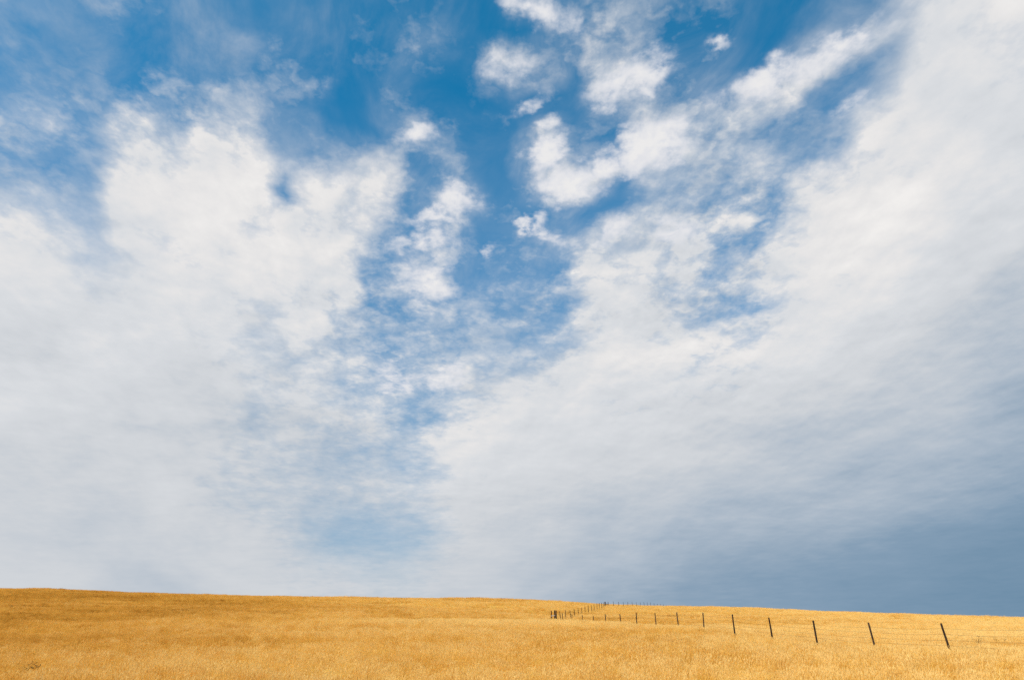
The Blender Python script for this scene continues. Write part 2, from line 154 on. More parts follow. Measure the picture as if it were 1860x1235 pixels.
PUFFS = [
    (2.48, 37.45, 2.03, 2.78, -2, 1), (4.52, 35.28, 3.65, 2.4, -3, 1), (6.92, 36.23, 2.02, 2.06, -5, 1), (9.85, 36.57, 3.06, 2.95, -7, 1), (11.75, 36.7, 2.83, 2.82, -9, 1),
    (8.68, 42.0, 3.93, 2.41, 12, 0.9), (10.88, 42.35, 2.46, 2.18, -10, 0.8), (1.75, 31.64, 1.74, 1.72, -1, 0.75), (2.93, 30.71, 2.73, 1.4, -17, 0.5), (-7.53, 38.33, 2.43, 1.21, 6, 0.6),
    (-1.67, 29.83, 1.31, 0.76, 1, 0.45), (14.92, 43.26, 1.31, 0.73, -14, 0.6), (0.41, 43.91, 2.99, 1.34, 11, 0.6), (1.05, 41.05, 2.72, 0.79, 24, 0.45), (-14.3, 40.68, 1.94, 0.85, 37, 0.4),
    (1.8, 47.59, 3.91, 1.54, -27, 0.85), (18.99, 40.57, 5.25, 1.91, 11, 0.8), (23.31, 40.8, 5.82, 1.73, 3, 0.7), (-4.12, 33.49, 2.81, 2.12, 3, 0.75), (-6.08, 32.1, 3.35, 0.96, 19, 0.65),
    (-7.19, 30.23, 5.31, 1.39, 18, 0.65), (-6.58, 27.24, 3.71, 2.94, 3, 0.75), (-9.4, 19.23, 2.48, 1.3, 3, 0.6), (-5.5, 19.49, 2.74, 1.42, 12, 0.65), (25.23, 36.69, 2.67, 1.34, 12, 0.4),
    (7.83, 30.82, 2.43, 1.6, 25, 0.7), (12.92, 30.48, 3.16, 2.09, -8, 0.6),
]


class Nodes:
    """small helper to write node trees as expressions"""
    def __init__(self, tree):
        self.t = tree
    def put(self, s, v):
        if isinstance(v, bpy.types.NodeSocket):
            self.t.links.new(v, s)
        elif v is not None:
            s.default_value = v
    def math(self, op, a, b=None, c=None, clamp=False):
        n = self.t.nodes.new('ShaderNodeMath'); n.operation = op; n.use_clamp = clamp
        for s, v in zip(n.inputs, (a, b, c)): self.put(s, v)
        return n.outputs[0]
    def vmath(self, op, a, b=None, scale=None):
        n = self.t.nodes.new('ShaderNodeVectorMath'); n.operation = op
        self.put(n.inputs[0], a); self.put(n.inputs[1], b)
        if scale is not None: self.put(n.inputs['Scale'], scale)
        return n.outputs['Value'] if op in ('LENGTH', 'DOT_PRODUCT') else n.outputs[0]
    def sep(self, v):
        n = self.t.nodes.new('ShaderNodeSeparateXYZ'); self.put(n.inputs[0], v); return n.outputs
    def comb(self, x, y, z=0.0):
        n = self.t.nodes.new('ShaderNodeCombineXYZ')
        for s, v in zip(n.inputs, (x, y, z)): self.put(s, v)
        return n.outputs[0]
    def mapr(self, v, a, b, c=0.0, d=1.0, smooth=False):
        n = self.t.nodes.new('ShaderNodeMapRange'); n.clamp = True
        n.interpolation_type = 'SMOOTHSTEP' if smooth else 'LINEAR'
        for s, x in zip(n.inputs[:5], (v, a, b, c, d)): self.put(s, x)
        return n.outputs[0]
    def noise(self, vec, scale, detail=4.0, rough=0.5, dist=0.0, dims='3D', lac=2.0):
        n = self.t.nodes.new('ShaderNodeTexNoise'); n.noise_dimensions = dims
        self.put(n.inputs['Vector'], vec); self.put(n.inputs['Scale'], scale)
        n.inputs['Detail'].default_value = detail; n.inputs['Roughness'].default_value = rough
        n.inputs['Distortion'].default_value = dist; n.inputs['Lacunarity'].default_value = lac
        return n.outputs
    def mix(self, f, a, b):
        n = self.t.nodes.new('ShaderNodeMix'); n.data_type = 'RGBA'
        self.put(n.inputs[0], f); self.put(n.inputs[6], a); self.put(n.inputs[7], b)
        return n.outputs[2]
    def ramp(self, f, stops, interp='LINEAR'):
        n = self.t.nodes.new('ShaderNodeValToRGB'); r = n.color_ramp; r.interpolation = interp
        while len(r.elements) < len(stops): r.elements.new(1.0)
        r.elements.foreach_set('position', [p for p, c in stops])
        r.elements.foreach_set('color', [v for p, c in stops for v in (*c, 1.0)])
        self.put(n.inputs[0], f)
        return n.outputs[0]
    def mapping(self, vec, loc, rot=(0, 0, 0), scale=(1, 1, 1), kind='TEXTURE'):
        n = self.t.nodes.new('ShaderNodeMapping'); n.vector_type = kind
        self.put(n.inputs[0], vec)
        n.inputs['Location'].default_value = loc; n.inputs['Rotation'].default_value = rot
        n.inputs['Scale'].default_value = scale
        return n.outputs[0]
    def sphere(self, vec):
        n = self.t.nodes.new('ShaderNodeTexGradient'); n.gradient_type = 'SPHERICAL'
        self.put(n.inputs[0], vec); return n.outputs['Fac']

def lin(r, g, b):
    f = lambda v: (v / 255 / 12.92) if v / 255 <= 0.04045 else ((v / 255 + 0.055) / 1.055) ** 2.4
    return (f(r), f(g), f(b))

SKY_STRENGTH = 0.1

def build_world():
    world = bpy.data.worlds.new('World')
    scene.world = world
    world.use_nodes = True
    t = world.node_tree
    t.nodes.clear()
    N = Nodes(t)
    tc = t.nodes.new('ShaderNodeTexCoord').outputs['Generated']
    d = N.vmath('NORMALIZE', tc)
    x, y, z = N.sep(d)
    # bearing and elevation in degrees
    el = N.math('MULTIPLY', N.math('ARCSINE', z), 180 / math.pi)
    az = N.math('MULTIPLY', N.math('ARCTAN2', x, y), 180 / math.pi)
    horiz = N.math('SQRT', N.math('MAXIMUM', N.math('SUBTRACT', 1.0, N.math('MULTIPLY', z, z)), 0.0))
    u = N.math('MULTIPLY', az, horiz)
    # position on a flat cloud layer: gives the clouds their perspective
    zz = N.math('ADD', N.math('MAXIMUM', z, 0.0), 0.13)
    plane = N.comb(N.math('DIVIDE', x, zz), N.math('DIVIDE', y, zz))
    flow = N.mapping(plane, (3.1, 1.7, 0), (0, 0, R(6)), (1.0, 1.25, 1.0))     # drawn out along the wind
    n_big = N.noise(flow, 3.4, 8.0, 0.55, 0.0, '2D')
    n_fine = N.noise(flow, 12.0, 7.0, 0.60, 0.15, '2D')
    n_warp = N.noise(flow, 7.0, 5.0, 0.5, 0.0, '2D')
    n_curl = N.noise(plane, 26.0, 4.0, 0.55, 0.0, '2D')
    n_lit = N.noise(N.vmath('ADD', flow, (-0.045, -0.07, 0.0)), 3.4, 8.0, 0.55, 0.0, '2D')[0]      # the same field a step towards the sun: relief
    n_lit2 = N.noise(N.vmath('ADD', flow, (-0.016, -0.026, 0.0)), 12.0, 7.0, 0.60, 0.15, '2D')[0]
    fibre = N.noise(N.mapping(plane, (0, 0, 0), (0, 0, R(20)), (1.0, 1.7, 1.0)), 6.5, 8.0, 0.62, 0.35, '2D')[0]
    wv = N.vmath('SUBTRACT', n_warp[1], (0.5, 0.5, 0.5))
    cv = N.vmath('SUBTRACT', n_curl[1], (0.5, 0.5, 0.5))
    vo = t.nodes.new('ShaderNodeTexVoronoi'); vo.voronoi_dimensions = '2D'; vo.feature = 'SMOOTH_F1'
    vo.inputs['Scale'].default_value = 13.0; vo.inputs['Smoothness'].default_value = 0.35; vo.inputs['Detail'].default_value = 1.5
    t.links.new(N.vmath('ADD', flow, N.vmath('SCALE', cv, scale=0.10)), vo.inputs['Vector'])
    cells = N.math('SUBTRACT', 0.42, vo.outputs['Distance'])                                        # little heaps of altocumulus
    wu, we, _ = N.sep(wv)
    k = N.mapr(z, 0.0, 0.6, 0.35, 1.0)
    uw = N.math('ADD', u, N.math('MULTIPLY', wu, 3.4))
    ew = N.math('ADD', el, N.math('MULTIPLY', N.math('MULTIPLY', we, k), 3.4))
    # cover map; beyond its borders the same sky goes on, mirrored
    f = N.math('DIVIDE', N.math('PINGPONG', N.math('ADD', uw, 36.0), 72.0), 72.0)
    fa = N.math('MULTIPLY', f, 2.0); fb = N.math('SUBTRACT', fa, 1.0)
    east = N.math('GREATER_THAN', f, 0.5)
    field = None
    for j in range(len(COVER)):
        r = list(zip(*[[int(v) / 100 for v in tab[j].split()] for tab in (COVER, TONE, DETAIL)]))
        lo = N.ramp(fa, [(i / 31, r[i]) for i in range(32)], 'LINEAR')
        hi = N.ramp(fb, [(i / 31, r[i + 31]) for i in range(32)], 'LINEAR')
        row = N.mix(east, lo, hi)
        field = row if field is None else N.mix(N.mapr(ew, 1 + 1.45 * (j - 1), 1 + 1.45 * j), field, row)
    sp = t.nodes.new('ShaderNodeSeparateColor'); t.links.new(field, sp.inputs[0])
    cover, tone, detail = sp.outputs
    nb = N.math('SUBTRACT', n_big[0], 0.5)
    nf = N.math('SUBTRACT', n_fine[0], 0.5)
    rough = N.math('MULTIPLY', N.math('ADD', N.math('ADD', N.math('MULTIPLY', nb, 1.5), N.math('MULTIPLY', nf, 1.15)), N.math('MULTIPLY', cells, 0.62)), N.mapr(z, 0.08, 0.42, 0.20, 1.0))
    tsum = N.math('ADD', cover, N.math('MULTIPLY', rough, N.math('ADD', detail, 0.04)))
    tsum = N.math('ADD', 0.56, N.math('MULTIPLY', N.math('SUBTRACT', tsum, 0.58), N.math('ADD', 1.0, N.math('MULTIPLY', detail, 0.25))))   # broken cloud has firmer edges
    thin = N.math('MULTIPLY', N.mapr(fibre, 0.34, 0.72, 0.08, 0.46), N.mapr(cover, 0.0, 0.36, 0.08, 1.0))  # cirrus fibres across the blue
    tsum = N.math('MAXIMUM', tsum, thin)
    veil = N.math('POWER', N.mapr(tsum, 0.0, 0.90), 1.55)
    # the small cumulus in front of the veil
    pu = N.comb(u, el)
    pw = N.vmath('ADD', pu, N.vmath('ADD', N.vmath('SCALE', wv, scale=2.6), N.vmath('SCALE', cv, scale=1.9)))
    best = None
    for (a, b, ra, rb, rot, dense) in PUFFS:
        g = N.math('MULTIPLY', N.sphere(N.mapping(pw, (a, b, 0), (0, 0, R(rot)), (ra, rb, 1.0))), dense)
        best = g if best is None else N.math('MAXIMUM', best, g)
    pt = N.math('ADD', best, N.math('MULTIPLY', N.math('ADD', nf, N.math('MULTIPLY', nb, 0.6)), N.math('MINIMUM', N.math('MULTIPLY', best, 4.0), 0.9)))
    puff = N.mapr(pt, 0.02, 0.66, 0.0, 0.96, True)
    # colours
    sky = t.nodes.new('ShaderNodeTexSky')
    sky.sky_type = 'NISHITA'
    sky.sun_disc = False
    sky.sun_elevation = R(SUN_EL)
    sky.sun_rotation = R(SUN_AZ)
    sky.altitude = 800
    sky.air_density = 1.0; sky.dust_density = 0.6; sky.ozone_density = 2.0
    hs = t.nodes.new('ShaderNodeHueSaturation')
    hs.inputs['Hue'].default_value = 0.478
    hs.inputs['Saturation'].default_value = 1.3
    hs.inputs['Value'].default_value = 1.6
    t.links.new(sky.outputs[0], hs.inputs['Color'])
    # the air thickens less towards the horizon than a clean standard atmosphere does
    clear = N.vmath('MULTIPLY', hs.outputs[0], N.ramp(z, [(0.0, (.20, .27, .34)), (0.2, (.34, .47, .60)), (0.45, (.36, .80, .97)), (0.72, (.20, 1.0, 1.12))]))
    s = 1.0 / SKY_STRENGTH
    clear = N.mix(N.mapr(z, 0.10, 0.66, 0.62, 0.0), clear, tuple(v * s for v in lin(138, 180, 212)) + (1.0,))            # haze low down
    band = N.noise(N.mapping(plane, (0, 0, 0), (0, 0, R(6)), (1.0, 3.2, 1.0)), 2.6, 4.0, 0.5, 0.2, '2D')[0]      # long folds under the layer
    tone = N.math('ADD', tone, N.math('MULTIPLY', N.math('SUBTRACT', band, 0.5), N.math('MULTIPLY', N.mapr(az, -12.0, 14.0, 0.08, 0.42), N.mapr(z, 0.10, 0.40, 0.12, 1.0))))
    soft = N.noise(N.mapping(pu, (0, 0, 0), (0, 0, R(4)), (1.9, 1.0, 1.0)), 0.16, 4.0, 0.5, 0.5, '2D')[0]               # broad dim and bright parts of the layer
    tone = N.math('ADD', tone, N.math('MULTIPLY', N.math('SUBTRACT', soft, 0.5), N.mapr(az, 4.0, 18.0, 0.32, 0.12)))
    relief = N.math('ADD', N.math('MULTIPLY', N.math('SUBTRACT', n_big[0], n_lit), 0.9), N.math('MULTIPLY', N.math('SUBTRACT', n_fine[0], n_lit2), 0.55))
    tone = N.math('ADD', tone, N.math('MULTIPLY', relief, N.math('MULTIPLY', N.mapr(z, 0.08, 0.45, 0.12, 1.0), N.math('ADD', 0.14, detail))))
    tn = N.math('ADD', tone, N.math('MULTIPLY', N.math('ADD', N.math('MULTIPLY', nb, 0.26), N.math('MULTIPLY', nf, 0.12)), N.mapr(z, 0.08, 0.45, 0.2, 1.0)))
    ramp = N.ramp(N.math('MULTIPLY', tn, 0.87), [(0.12, lin(104, 138, 165)), (0.29, lin(133, 158, 181)), (0.47, lin(174, 187, 201)), (0.66, lin(207, 211, 216)), (0.77, lin(217, 220, 224)), (0.88, lin(230, 229, 229)), (1.0, lin(241, 239, 237))])
    cloud = N.vmath('SCALE', ramp, scale=s)
    pr = N.ramp(N.math('ADD', pt, N.math('MULTIPLY', nf, 0.4)), [(0.1, lin(208, 214, 226)), (0.42, lin(222, 224, 231)), (0.8, lin(236, 235, 235))])
    puffc = N.vmath('SCALE', pr, scale=s)
    col = N.mix(veil, clear, cloud)
    col = N.mix(puff, col, puffc)
    bg = t.nodes.new('ShaderNodeBackground')
    t.links.new(col, bg.inputs['Color'])
    bg.inputs['Strength'].default_value = SKY_STRENGTH
    out = t.nodes.new('ShaderNodeOutputWorld')
    t.links.new(bg.outputs[0], out.inputs[0])
    world.cycles.sampling_method = 'MANUAL'
    world.cycles.sample_map_resolution = 512

build_world()

# ------------------------------------------------------------------ helpers
def tag(o, label=None, cat=None, group=None, kind=None):
    if label: o['label'] = label
    if cat: o['category'] = cat
    if group: o['group'] = group
    if kind: o['kind'] = kind
    return o

def empty(name, loc):
    o = bpy.data.objects.new(name, None)
    o.empty_display_size = 0.3
    o.location = loc
    C.objects.link(o)
    return o

def mesh_obj(name, verts, faces, mat, parent=None, smooth=True):
    me = bpy.data.meshes.new(name)
    me.from_pydata([tuple(v) for v in verts], [], faces)
    if smooth:
        me.polygons.foreach_set('use_smooth', [True] * len(me.polygons))
    me.materials.append(mat)
    o = bpy.data.objects.new(name, me)
    C.objects.link(o)
    if parent is not None:
        o.parent = parent
    return o

def new_mat(name):
    m = bpy.data.materials.new(name)
    m.use_nodes = True
    m.node_tree.nodes.clear()
    return m, Nodes(m.node_tree)

def finish(N, shader, disp=None):
    out = N.t.nodes.new('ShaderNodeOutputMaterial')
    N.t.links.new(shader, out.inputs[0])

# ------------------------------------------------------------------ terrain
# posts of the three fence runs: x, y, height of the post's top, visible lean (x, y) per metre
NEAR = [(17.69, 25.8, 2.13), (16.91, 30.2, 2.23), (16.14, 34.7, 2.34), (15.37, 39.1, 2.52), (14.60, 43.5, 2.78), (13.84, 48.0, 3.08), (13.09, 52.4, 3.32),
        (12.27, 56.8, 3.49), (11.48, 61.3, 3.59), (10.68, 65.7, 3.75), (9.90, 70.1, 3.77), (9.10, 74.6, 3.88), (8.40, 79.0, 3.87),
        (7.65, 83.4, 4.06), (6.88, 87.9, 4.24), (6.08, 92.3, 4.60)]
FAR = [(6.41, 102.1, 5.08), (7.50, 107.2, 5.41), (8.55, 112.3, 5.54), (9.58, 117.4, 5.90), (10.62, 122.5, 6.23), (11.66, 127.6, 6.53),
       (12.70, 132.7, 6.88), (13.80, 137.8, 7.26), (14.89, 142.9, 7.57), (15.96, 148.0, 7.88), (17.08, 153.1, 8.30), (18.16, 158.2, 8.58),
       (19.24, 163.3, 8.86), (20.25, 168.4, 9.13)]
RIDGE = [(24.22, 181.6, 9.91), (26.18, 186.7, 10.08), (28.07, 191.8, 10.25), (30.01, 196.9, 10.48), (31.91, 202.0, 10.70), (33.84, 207.1, 10.90),
         (35.82, 212.2, 11.09), (37.71, 217.3, 11.35), (39.56, 222.4, 11.57), (41.45, 227.5, 11.75), (43.46, 232.6, 11.76), (45.43, 237.7, 11.82),
         (47.46, 242.8, 11.95), (49.34, 247.9, 12.04), (51.19, 253.0, 11.99)]
POST_H = 1.35
GRASS_H = 0.36

def controls():
    pts = []
    for L, step in ((NEAR, 2), (FAR, 3), (RIDGE, 3)):
        for q in L[::step]:
            pts.append((q[0], q[1], q[2] - POST_H))
    # the hillside along nine bearings: k = x / y, distance of the crest, slope at which the crest is seen
    for k, yr, smax in ((-0.90, 205, .066), (-0.68, 200, .0625), (-0.39, 198, .0535), (-0.167, 195, .0498), (0.05, 190, .0462)):
        for yy, s in ((30, -.010), (48, .010), (70, .023), (100, .66 * smax), (140, .85 * smax), (yr, smax), (yr * 1.22, .93 * smax), (yr * 1.6, .62 * smax)):
            if k > 0 and yy in (70, 100): continue
            pts.append((k * yy, yy, EYE + s * yy - GRASS_H))
    for k, yr, smax in ((0.338, 200, .0353), (0.483, 170, .0306), (0.67, 140, .0249), (0.90, 125, .018)):
        for yy, s in ((48, .004), (75, .42 * smax), (105, .74 * smax), (yr, smax), (yr * 1.25, .9 * smax), (yr * 1.7, .55 * smax)):
            pts.append((k * yy, yy, EYE + s * yy - GRASS_H))
    # the low swell in the grass that hides the feet of the far posts
    pts += [(5.5, 62, 2.66), (2.0, 66, 2.85), (-3.0, 66, 2.9), (8.0, 56, 2.42), (3.5, 72, 2.75), (5.0, 78, 2.72)]
    # round the camera
    pts += [(0, 0, 0), (-9, 14, .34), (0, 14, .36), (9, 14, .38), (-12, -15, -.3), (12, -15, -.4), (0, -60, -1.6), (-60, -20, -.2), (60, -20, -1.2),
            (-15, 20, .52), (0, 20, .54), (14, 20, .56), (90, 260, 7.5), (48, 262, 10.4), (30, 250, 10.0), (-260, 60, 6), (260, 40, -3), (0, -300, -8)]
    return np.array(pts, float)

CP = controls()
def _phi(r2):
    return np.where(r2 > 1e-9, 0.5 * r2 * np.log(r2 + 1e-12), 0.0)
def _fit():
    P = CP[:, :2] / 100; n = len(P)
    K = _phi(((P[:, None] - P[None]) ** 2).sum(-1)) + np.eye(n) * 2e-5
    Q = np.hstack([np.ones((n, 1)), P])
    A = np.block([[K, Q], [Q.T, np.zeros((3, 3))]])
    return np.linalg.solve(A, np.concatenate([CP[:, 2], np.zeros(3)]))
TPS = _fit()
WAVES = [(rng.uniform(0, 2 * math.pi), w, rng.uniform(0, 6.28), a) for w, a in
         ((38, .07), (29, .06), (21, .05), (15, .05), (11, .045), (8, .04), (6, .036), (4.4, .03), (3.3, .024))]
def ground_z(X, Y):
    X = np.atleast_1d(np.asarray(X, float)); Y = np.atleast_1d(np.asarray(Y, float))
    out = np.empty_like(X)
    P = CP[:, :2] / 100; n = len(P)
    for i in range(0, len(X), 20000):
        x = X[i:i + 20000] / 100; y = Y[i:i + 20000] / 100
        r2 = (x[:, None] - P[None, :, 0]) ** 2 + (y[:, None] - P[None, :, 1]) ** 2
        out[i:i + 20000] = _phi(r2) @ TPS[:n] + TPS[n] + TPS[n + 1] * x + TPS[n + 2] * y
    r = np.hypot(X, Y)
    b = np.clip((r - 300) / 170, 0, 1); b = b * b * (3 - 2 * b)
    out = out * (1 - b) + (-4 - np.clip((r - 300) / 4000, 0, 1) * 60) * b
    for th, w, ph, a in WAVES:
        out += a * np.sin((X * math.cos(th) + Y * math.sin(th)) * 2 * math.pi / w + ph) * (1 - b)
    return out
def gz(x, y):
    return float(ground_z([x], [y])[0])

# ------------------------------------------------------------------ grass colours (patches of ripe grass, plus painted light across the field)
def patch_and_light(N):
    """dry grass: straw, gold and rust patches, by place in the field; dimmer light to the left painted in"""
    geo = N.t.nodes.new('ShaderNodeNewGeometry').outputs['Position']
    x, y, z = N.sep(geo)
    flat = N.comb(x, y)
    a = N.noise(N.mapping(flat, (0, 0, 0), (0, 0, R(8)), (2.2, 1.0, 1.0)), 0.10, 5.0, 0.62, 0.6, '2D')[0]
    b = N.noise(flat, 0.55, 4.0, 0.6, 0.4, '2D')[0]
    c = N.noise(flat, 0.018, 2.0, 0.5, 0.0, '2D')[0]
    swell = N.sphere(N.mapping(flat, (4, 66, 0), (0, 0, 0), (52, 17, 1)))
    right = N.mapr(N.math('DIVIDE', x, N.math('ADD', N.math('MAXIMUM', y, 0.0), 15.0)), -0.6, 0.40, -0.18, 0.28)  # light fall-off put into the colour: darker to the left, paler right
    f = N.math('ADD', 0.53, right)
    f = N.math('ADD', f, N.math('MULTIPLY', N.math('SUBTRACT', a, 0.5), 0.65))
    f = N.math('ADD', f, N.math('MULTIPLY', N.math('SUBTRACT', b, 0.5), 0.55))
    f = N.math('ADD', f, N.math('MULTIPLY', N.math('SUBTRACT', c, 0.5), 0.4))
    g = N.noise(N.mapping(flat, (7, 3, 0), (0, 0, R(-6)), (4.5, 1.0, 1.0)), 0.42, 4.0, 0.6, 0.3, '2D')[0]      # thin streaks of old, darker grass on the slope
    f = N.math('SUBTRACT', f, N.math('MULTIPLY', N.mapr(g, 0.54, 0.70), N.mapr(y, 50.0, 95.0, 0.12, 0.55)))
    e = N.noise(flat, 1.5, 2.0, 0.5, 0.0, '2D')[0]
    f = N.math('ADD', f, N.math('MULTIPLY', N.math('SUBTRACT', e, 0.5), 0.95))
    f = N.math('ADD', f, N.math('MULTIPLY', swell, 0.34))
    return f
GRASS_RAMP = [(0.05, (.40, .19, .032)), (0.28, (.61, .325, .050)), (0.5, (.75, .445, .085)), (0.72, (.84, .54, .140)), (0.95, (.90, .665, .27))]

def make_ground_mat():
    m, N = new_mat('dry_ground')
    f = N.math('SUBTRACT', patch_and_light(N), 0.04)
    geo = N.t.nodes.new('ShaderNodeNewGeometry').outputs['Position']
    g = N.noise(geo, 6.0, 6.0, 0.7)[0]
    f = N.math('ADD', f, N.math('MULTIPLY', N.math('SUBTRACT', g, 0.5), 0.7))
    col = N.ramp(f, GRASS_RAMP)
    bs = N.t.nodes.new('ShaderNodeBsdfPrincipled')
    N.put(bs.inputs['Base Color'], col)
    bs.inputs['Roughness'].default_value = 1.0
    bs.inputs['Specular IOR Level'].default_value = 0.0
    bp = N.t.nodes.new('ShaderNodeBump'); bp.inputs['Strength'].default_value = 0.7; bp.inputs['Distance'].default_value = 0.15
    N.put(bp.inputs['Height'], g)
    N.t.links.new(bp.outputs[0], bs.inputs['Normal'])
    finish(N, bs.outputs[0])
    return m

def make_grass_mat():
    m, N = new_mat('ripe_grass')
    f = patch_and_light(N)
    rnd = N.t.nodes.new('ShaderNodeObjectInfo').outputs['Random']
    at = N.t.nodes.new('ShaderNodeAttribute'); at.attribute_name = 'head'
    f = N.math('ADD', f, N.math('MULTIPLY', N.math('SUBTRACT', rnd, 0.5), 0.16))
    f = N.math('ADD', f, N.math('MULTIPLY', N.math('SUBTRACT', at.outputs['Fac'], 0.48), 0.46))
    col = N.ramp(f, GRASS_RAMP)
    df = N.t.nodes.new('ShaderNodeBsdfDiffuse'); N.put(df.inputs[0], col)
    tl = N.t.nodes.new('ShaderNodeBsdfTranslucent'); N.put(tl.inputs[0], col)
    mx = N.t.nodes.new('ShaderNodeMixShader'); mx.inputs[0].default_value = 0.38
    N.t.links.new(df.outputs[0], mx.inputs[1]); N.t.links.new(tl.outputs[0], mx.inputs[2])
    finish(N, mx.outputs[0])
    return m

def make_wood_mat(name, dark, mid, light, rough=0.85):
    m, N = new_mat(name)
    tc = N.t.nodes.new('ShaderNodeTexCoord').outputs['Object']
    rnd = N.t.nodes.new('ShaderNodeObjectInfo').outputs['Random']
    v = N.vmath('ADD', tc, N.comb(N.math('MULTIPLY', rnd, 37.0), 0.0, 0.0))
    grain = N.noise(N.mapping(v, (0, 0, 0), (0, 0, 0), (1, 1, 14)), 38.0, 5.0, 0.65, 0.6)[0]
    blotch = N.noise(v, 4.5, 4.0, 0.6)[0]
    f = N.math('ADD', N.math('MULTIPLY', grain, 0.65), N.math('MULTIPLY', blotch, 0.5))
    f = N.math('ADD', f, N.math('MULTIPLY', N.math('SUBTRACT', rnd, 0.5), 0.16))
    col = N.ramp(f, [(0.36, dark), (0.58, mid), (0.82, light)])
    bs = N.t.nodes.new('ShaderNodeBsdfPrincipled')
    N.put(bs.inputs['Base Color'], col)
    bs.inputs['Roughness'].default_value = rough
    bs.inputs['Specular IOR Level'].default_value = 0.2
    bp = N.t.nodes.new('ShaderNodeBump'); bp.inputs['Strength'].default_value = 0.8; bp.inputs['Distance'].default_value = 0.01
    N.put(bp.inputs['Height'], grain)
    N.t.links.new(bp.outputs[0], bs.inputs['Normal'])
    finish(N, bs.outputs[0])
    return m

def make_wire_mat():
    m, N = new_mat('rusty_wire')
    geo = N.t.nodes.new('ShaderNodeNewGeometry').outputs['Position']
    n = N.noise(geo, 9.0, 3.0, 0.6)[0]
    col = N.ramp(n, [(0.35, (.045, .026, .014)), (0.65, (.10, .062, .034))])
    bs = N.t.nodes.new('ShaderNodeBsdfPrincipled')
    N.put(bs.inputs['Base Color'], col)
    bs.inputs['Metallic'].default_value = 0.25
    bs.inputs['Roughness'].default_value = 0.7
    finish(N, bs.outputs[0])
    return m

M_GROUND = make_ground_mat()
M_GRASS = make_grass_mat()
M_POST = make_wood_mat('dark_weathered_wood', (.012, .007, .005), (.034, .021, .014), (.10, .066, .048))
M_RAIL = make_wood_mat('bleached_wood', (.26, .20, .17), (.42, .34, .30), (.60, .52, .48))
M_WIRE = make_wire_mat()
M_WEED = make_wood_mat('dead_weed_stalk', (.030, .018, .006), (.075, .042, .014), (.16, .095, .035))

# ------------------------------------------------------------------ ground
def build_ground():
    azs = np.concatenate([np.arange(-50, 50.01, 0.5), np.arange(54, 306, 4.0)])
    rs = np.concatenate([[1.5, 3, 4.5, 6, 7.5, 9], np.arange(10.5, 60, 1.2), np.arange(60, 150, 2.0), np.arange(150, 300, 3.0),
                         np.geomspace(300, 6000, 34)])
    A, Rr = np.meshgrid(np.radians(azs), rs)
    X = (Rr * np.sin(A)).ravel(); Y = (Rr * np.cos(A)).ravel()
    Z = ground_z(X, Y)
    na = len(azs)
    verts = [(0, 0, gz(0, 0))] + list(zip(X.tolist(), Y.tolist(), Z.tolist()))
    faces = []
    for j in range(na):
        faces.append((0, 1 + (j + 1) % na, 1 + j))
    for i in range(len(rs) - 1):
        for j in range(na):
            j2 = (j + 1) % na
            faces.append((1 + i * na + j, 1 + i * na + j2, 1 + (i + 1) * na + j2, 1 + (i + 1) * na + j))
    o = mesh_obj('ground', verts, faces, M_GROUND)
    tag(o, kind='structure')
    return o
build_ground()

# ------------------------------------------------------------------ grass
def tuft(name, seed, n_stem, n_leaf, radius):
    r = random.Random(seed)
    V, F, H = [], [], []
    def ribbon(base, yaw, length, lean, curve, w0, w1, h0, h1, segs=3):
        side = Vector((-math.sin(yaw + r.uniform(-1.2, 1.2)), math.cos(yaw + r.uniform(-1.2, 1.2)), 0)).normalized()
        dirh = Vector((math.cos(yaw), math.sin(yaw), 0))
        p = Vector(base); ang = lean; i0 = len(V)
        for s in range(segs + 1):
            f = s / segs; w = w0 + (w1 - w0) * f
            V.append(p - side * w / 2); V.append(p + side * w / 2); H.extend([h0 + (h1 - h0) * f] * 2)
            p = p + (dirh * math.sin(ang) + Vector((0, 0, 1)) * math.cos(ang)) * (length / segs)
            ang += curve / segs
        for s in range(segs):
            a = i0 + 2 * s
            F.append((a, a + 1, a + 3, a + 2))
        return V[-1].lerp(V[-2], 0.5), ang
    for _ in range(n_leaf):
        a = r.uniform(0, 6.283); d = radius * math.sqrt(r.random())
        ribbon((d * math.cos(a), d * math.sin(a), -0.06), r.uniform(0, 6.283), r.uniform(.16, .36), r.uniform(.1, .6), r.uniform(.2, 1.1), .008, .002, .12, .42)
    for _ in range(n_stem):
        a = r.uniform(0, 6.283); d = radius * math.sqrt(r.random())
        yaw = r.gauss(0.15, 1.1)
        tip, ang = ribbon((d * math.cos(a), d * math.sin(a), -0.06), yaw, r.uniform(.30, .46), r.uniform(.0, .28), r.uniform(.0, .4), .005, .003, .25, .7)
        hl = r.uniform(.06, .12)
        for q in (0, 1):      # seed head: two crossed narrow leaves of chaff
            sd_ = Vector((math.cos(yaw + q * 1.57 + .6), math.sin(yaw + q * 1.57 + .6), 0)) * r.uniform(.006, .011)
            dr = Vector((math.cos(yaw) * math.sin(ang), math.sin(yaw) * math.sin(ang), math.cos(ang)))
            i0 = len(V)
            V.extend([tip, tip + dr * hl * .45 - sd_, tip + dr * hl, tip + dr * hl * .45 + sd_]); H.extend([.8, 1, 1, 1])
            F.append((i0, i0 + 1, i0 + 2, i0 + 3))
    me = bpy.data.meshes.new(name)
    me.from_pydata([tuple(v) for v in V], [], F)
    at = me.attributes.new('head', 'FLOAT', 'POINT'); at.data.foreach_set('value', H)
    me.materials.append(M_GRASS)
    return bpy.data.objects.new(name, me)

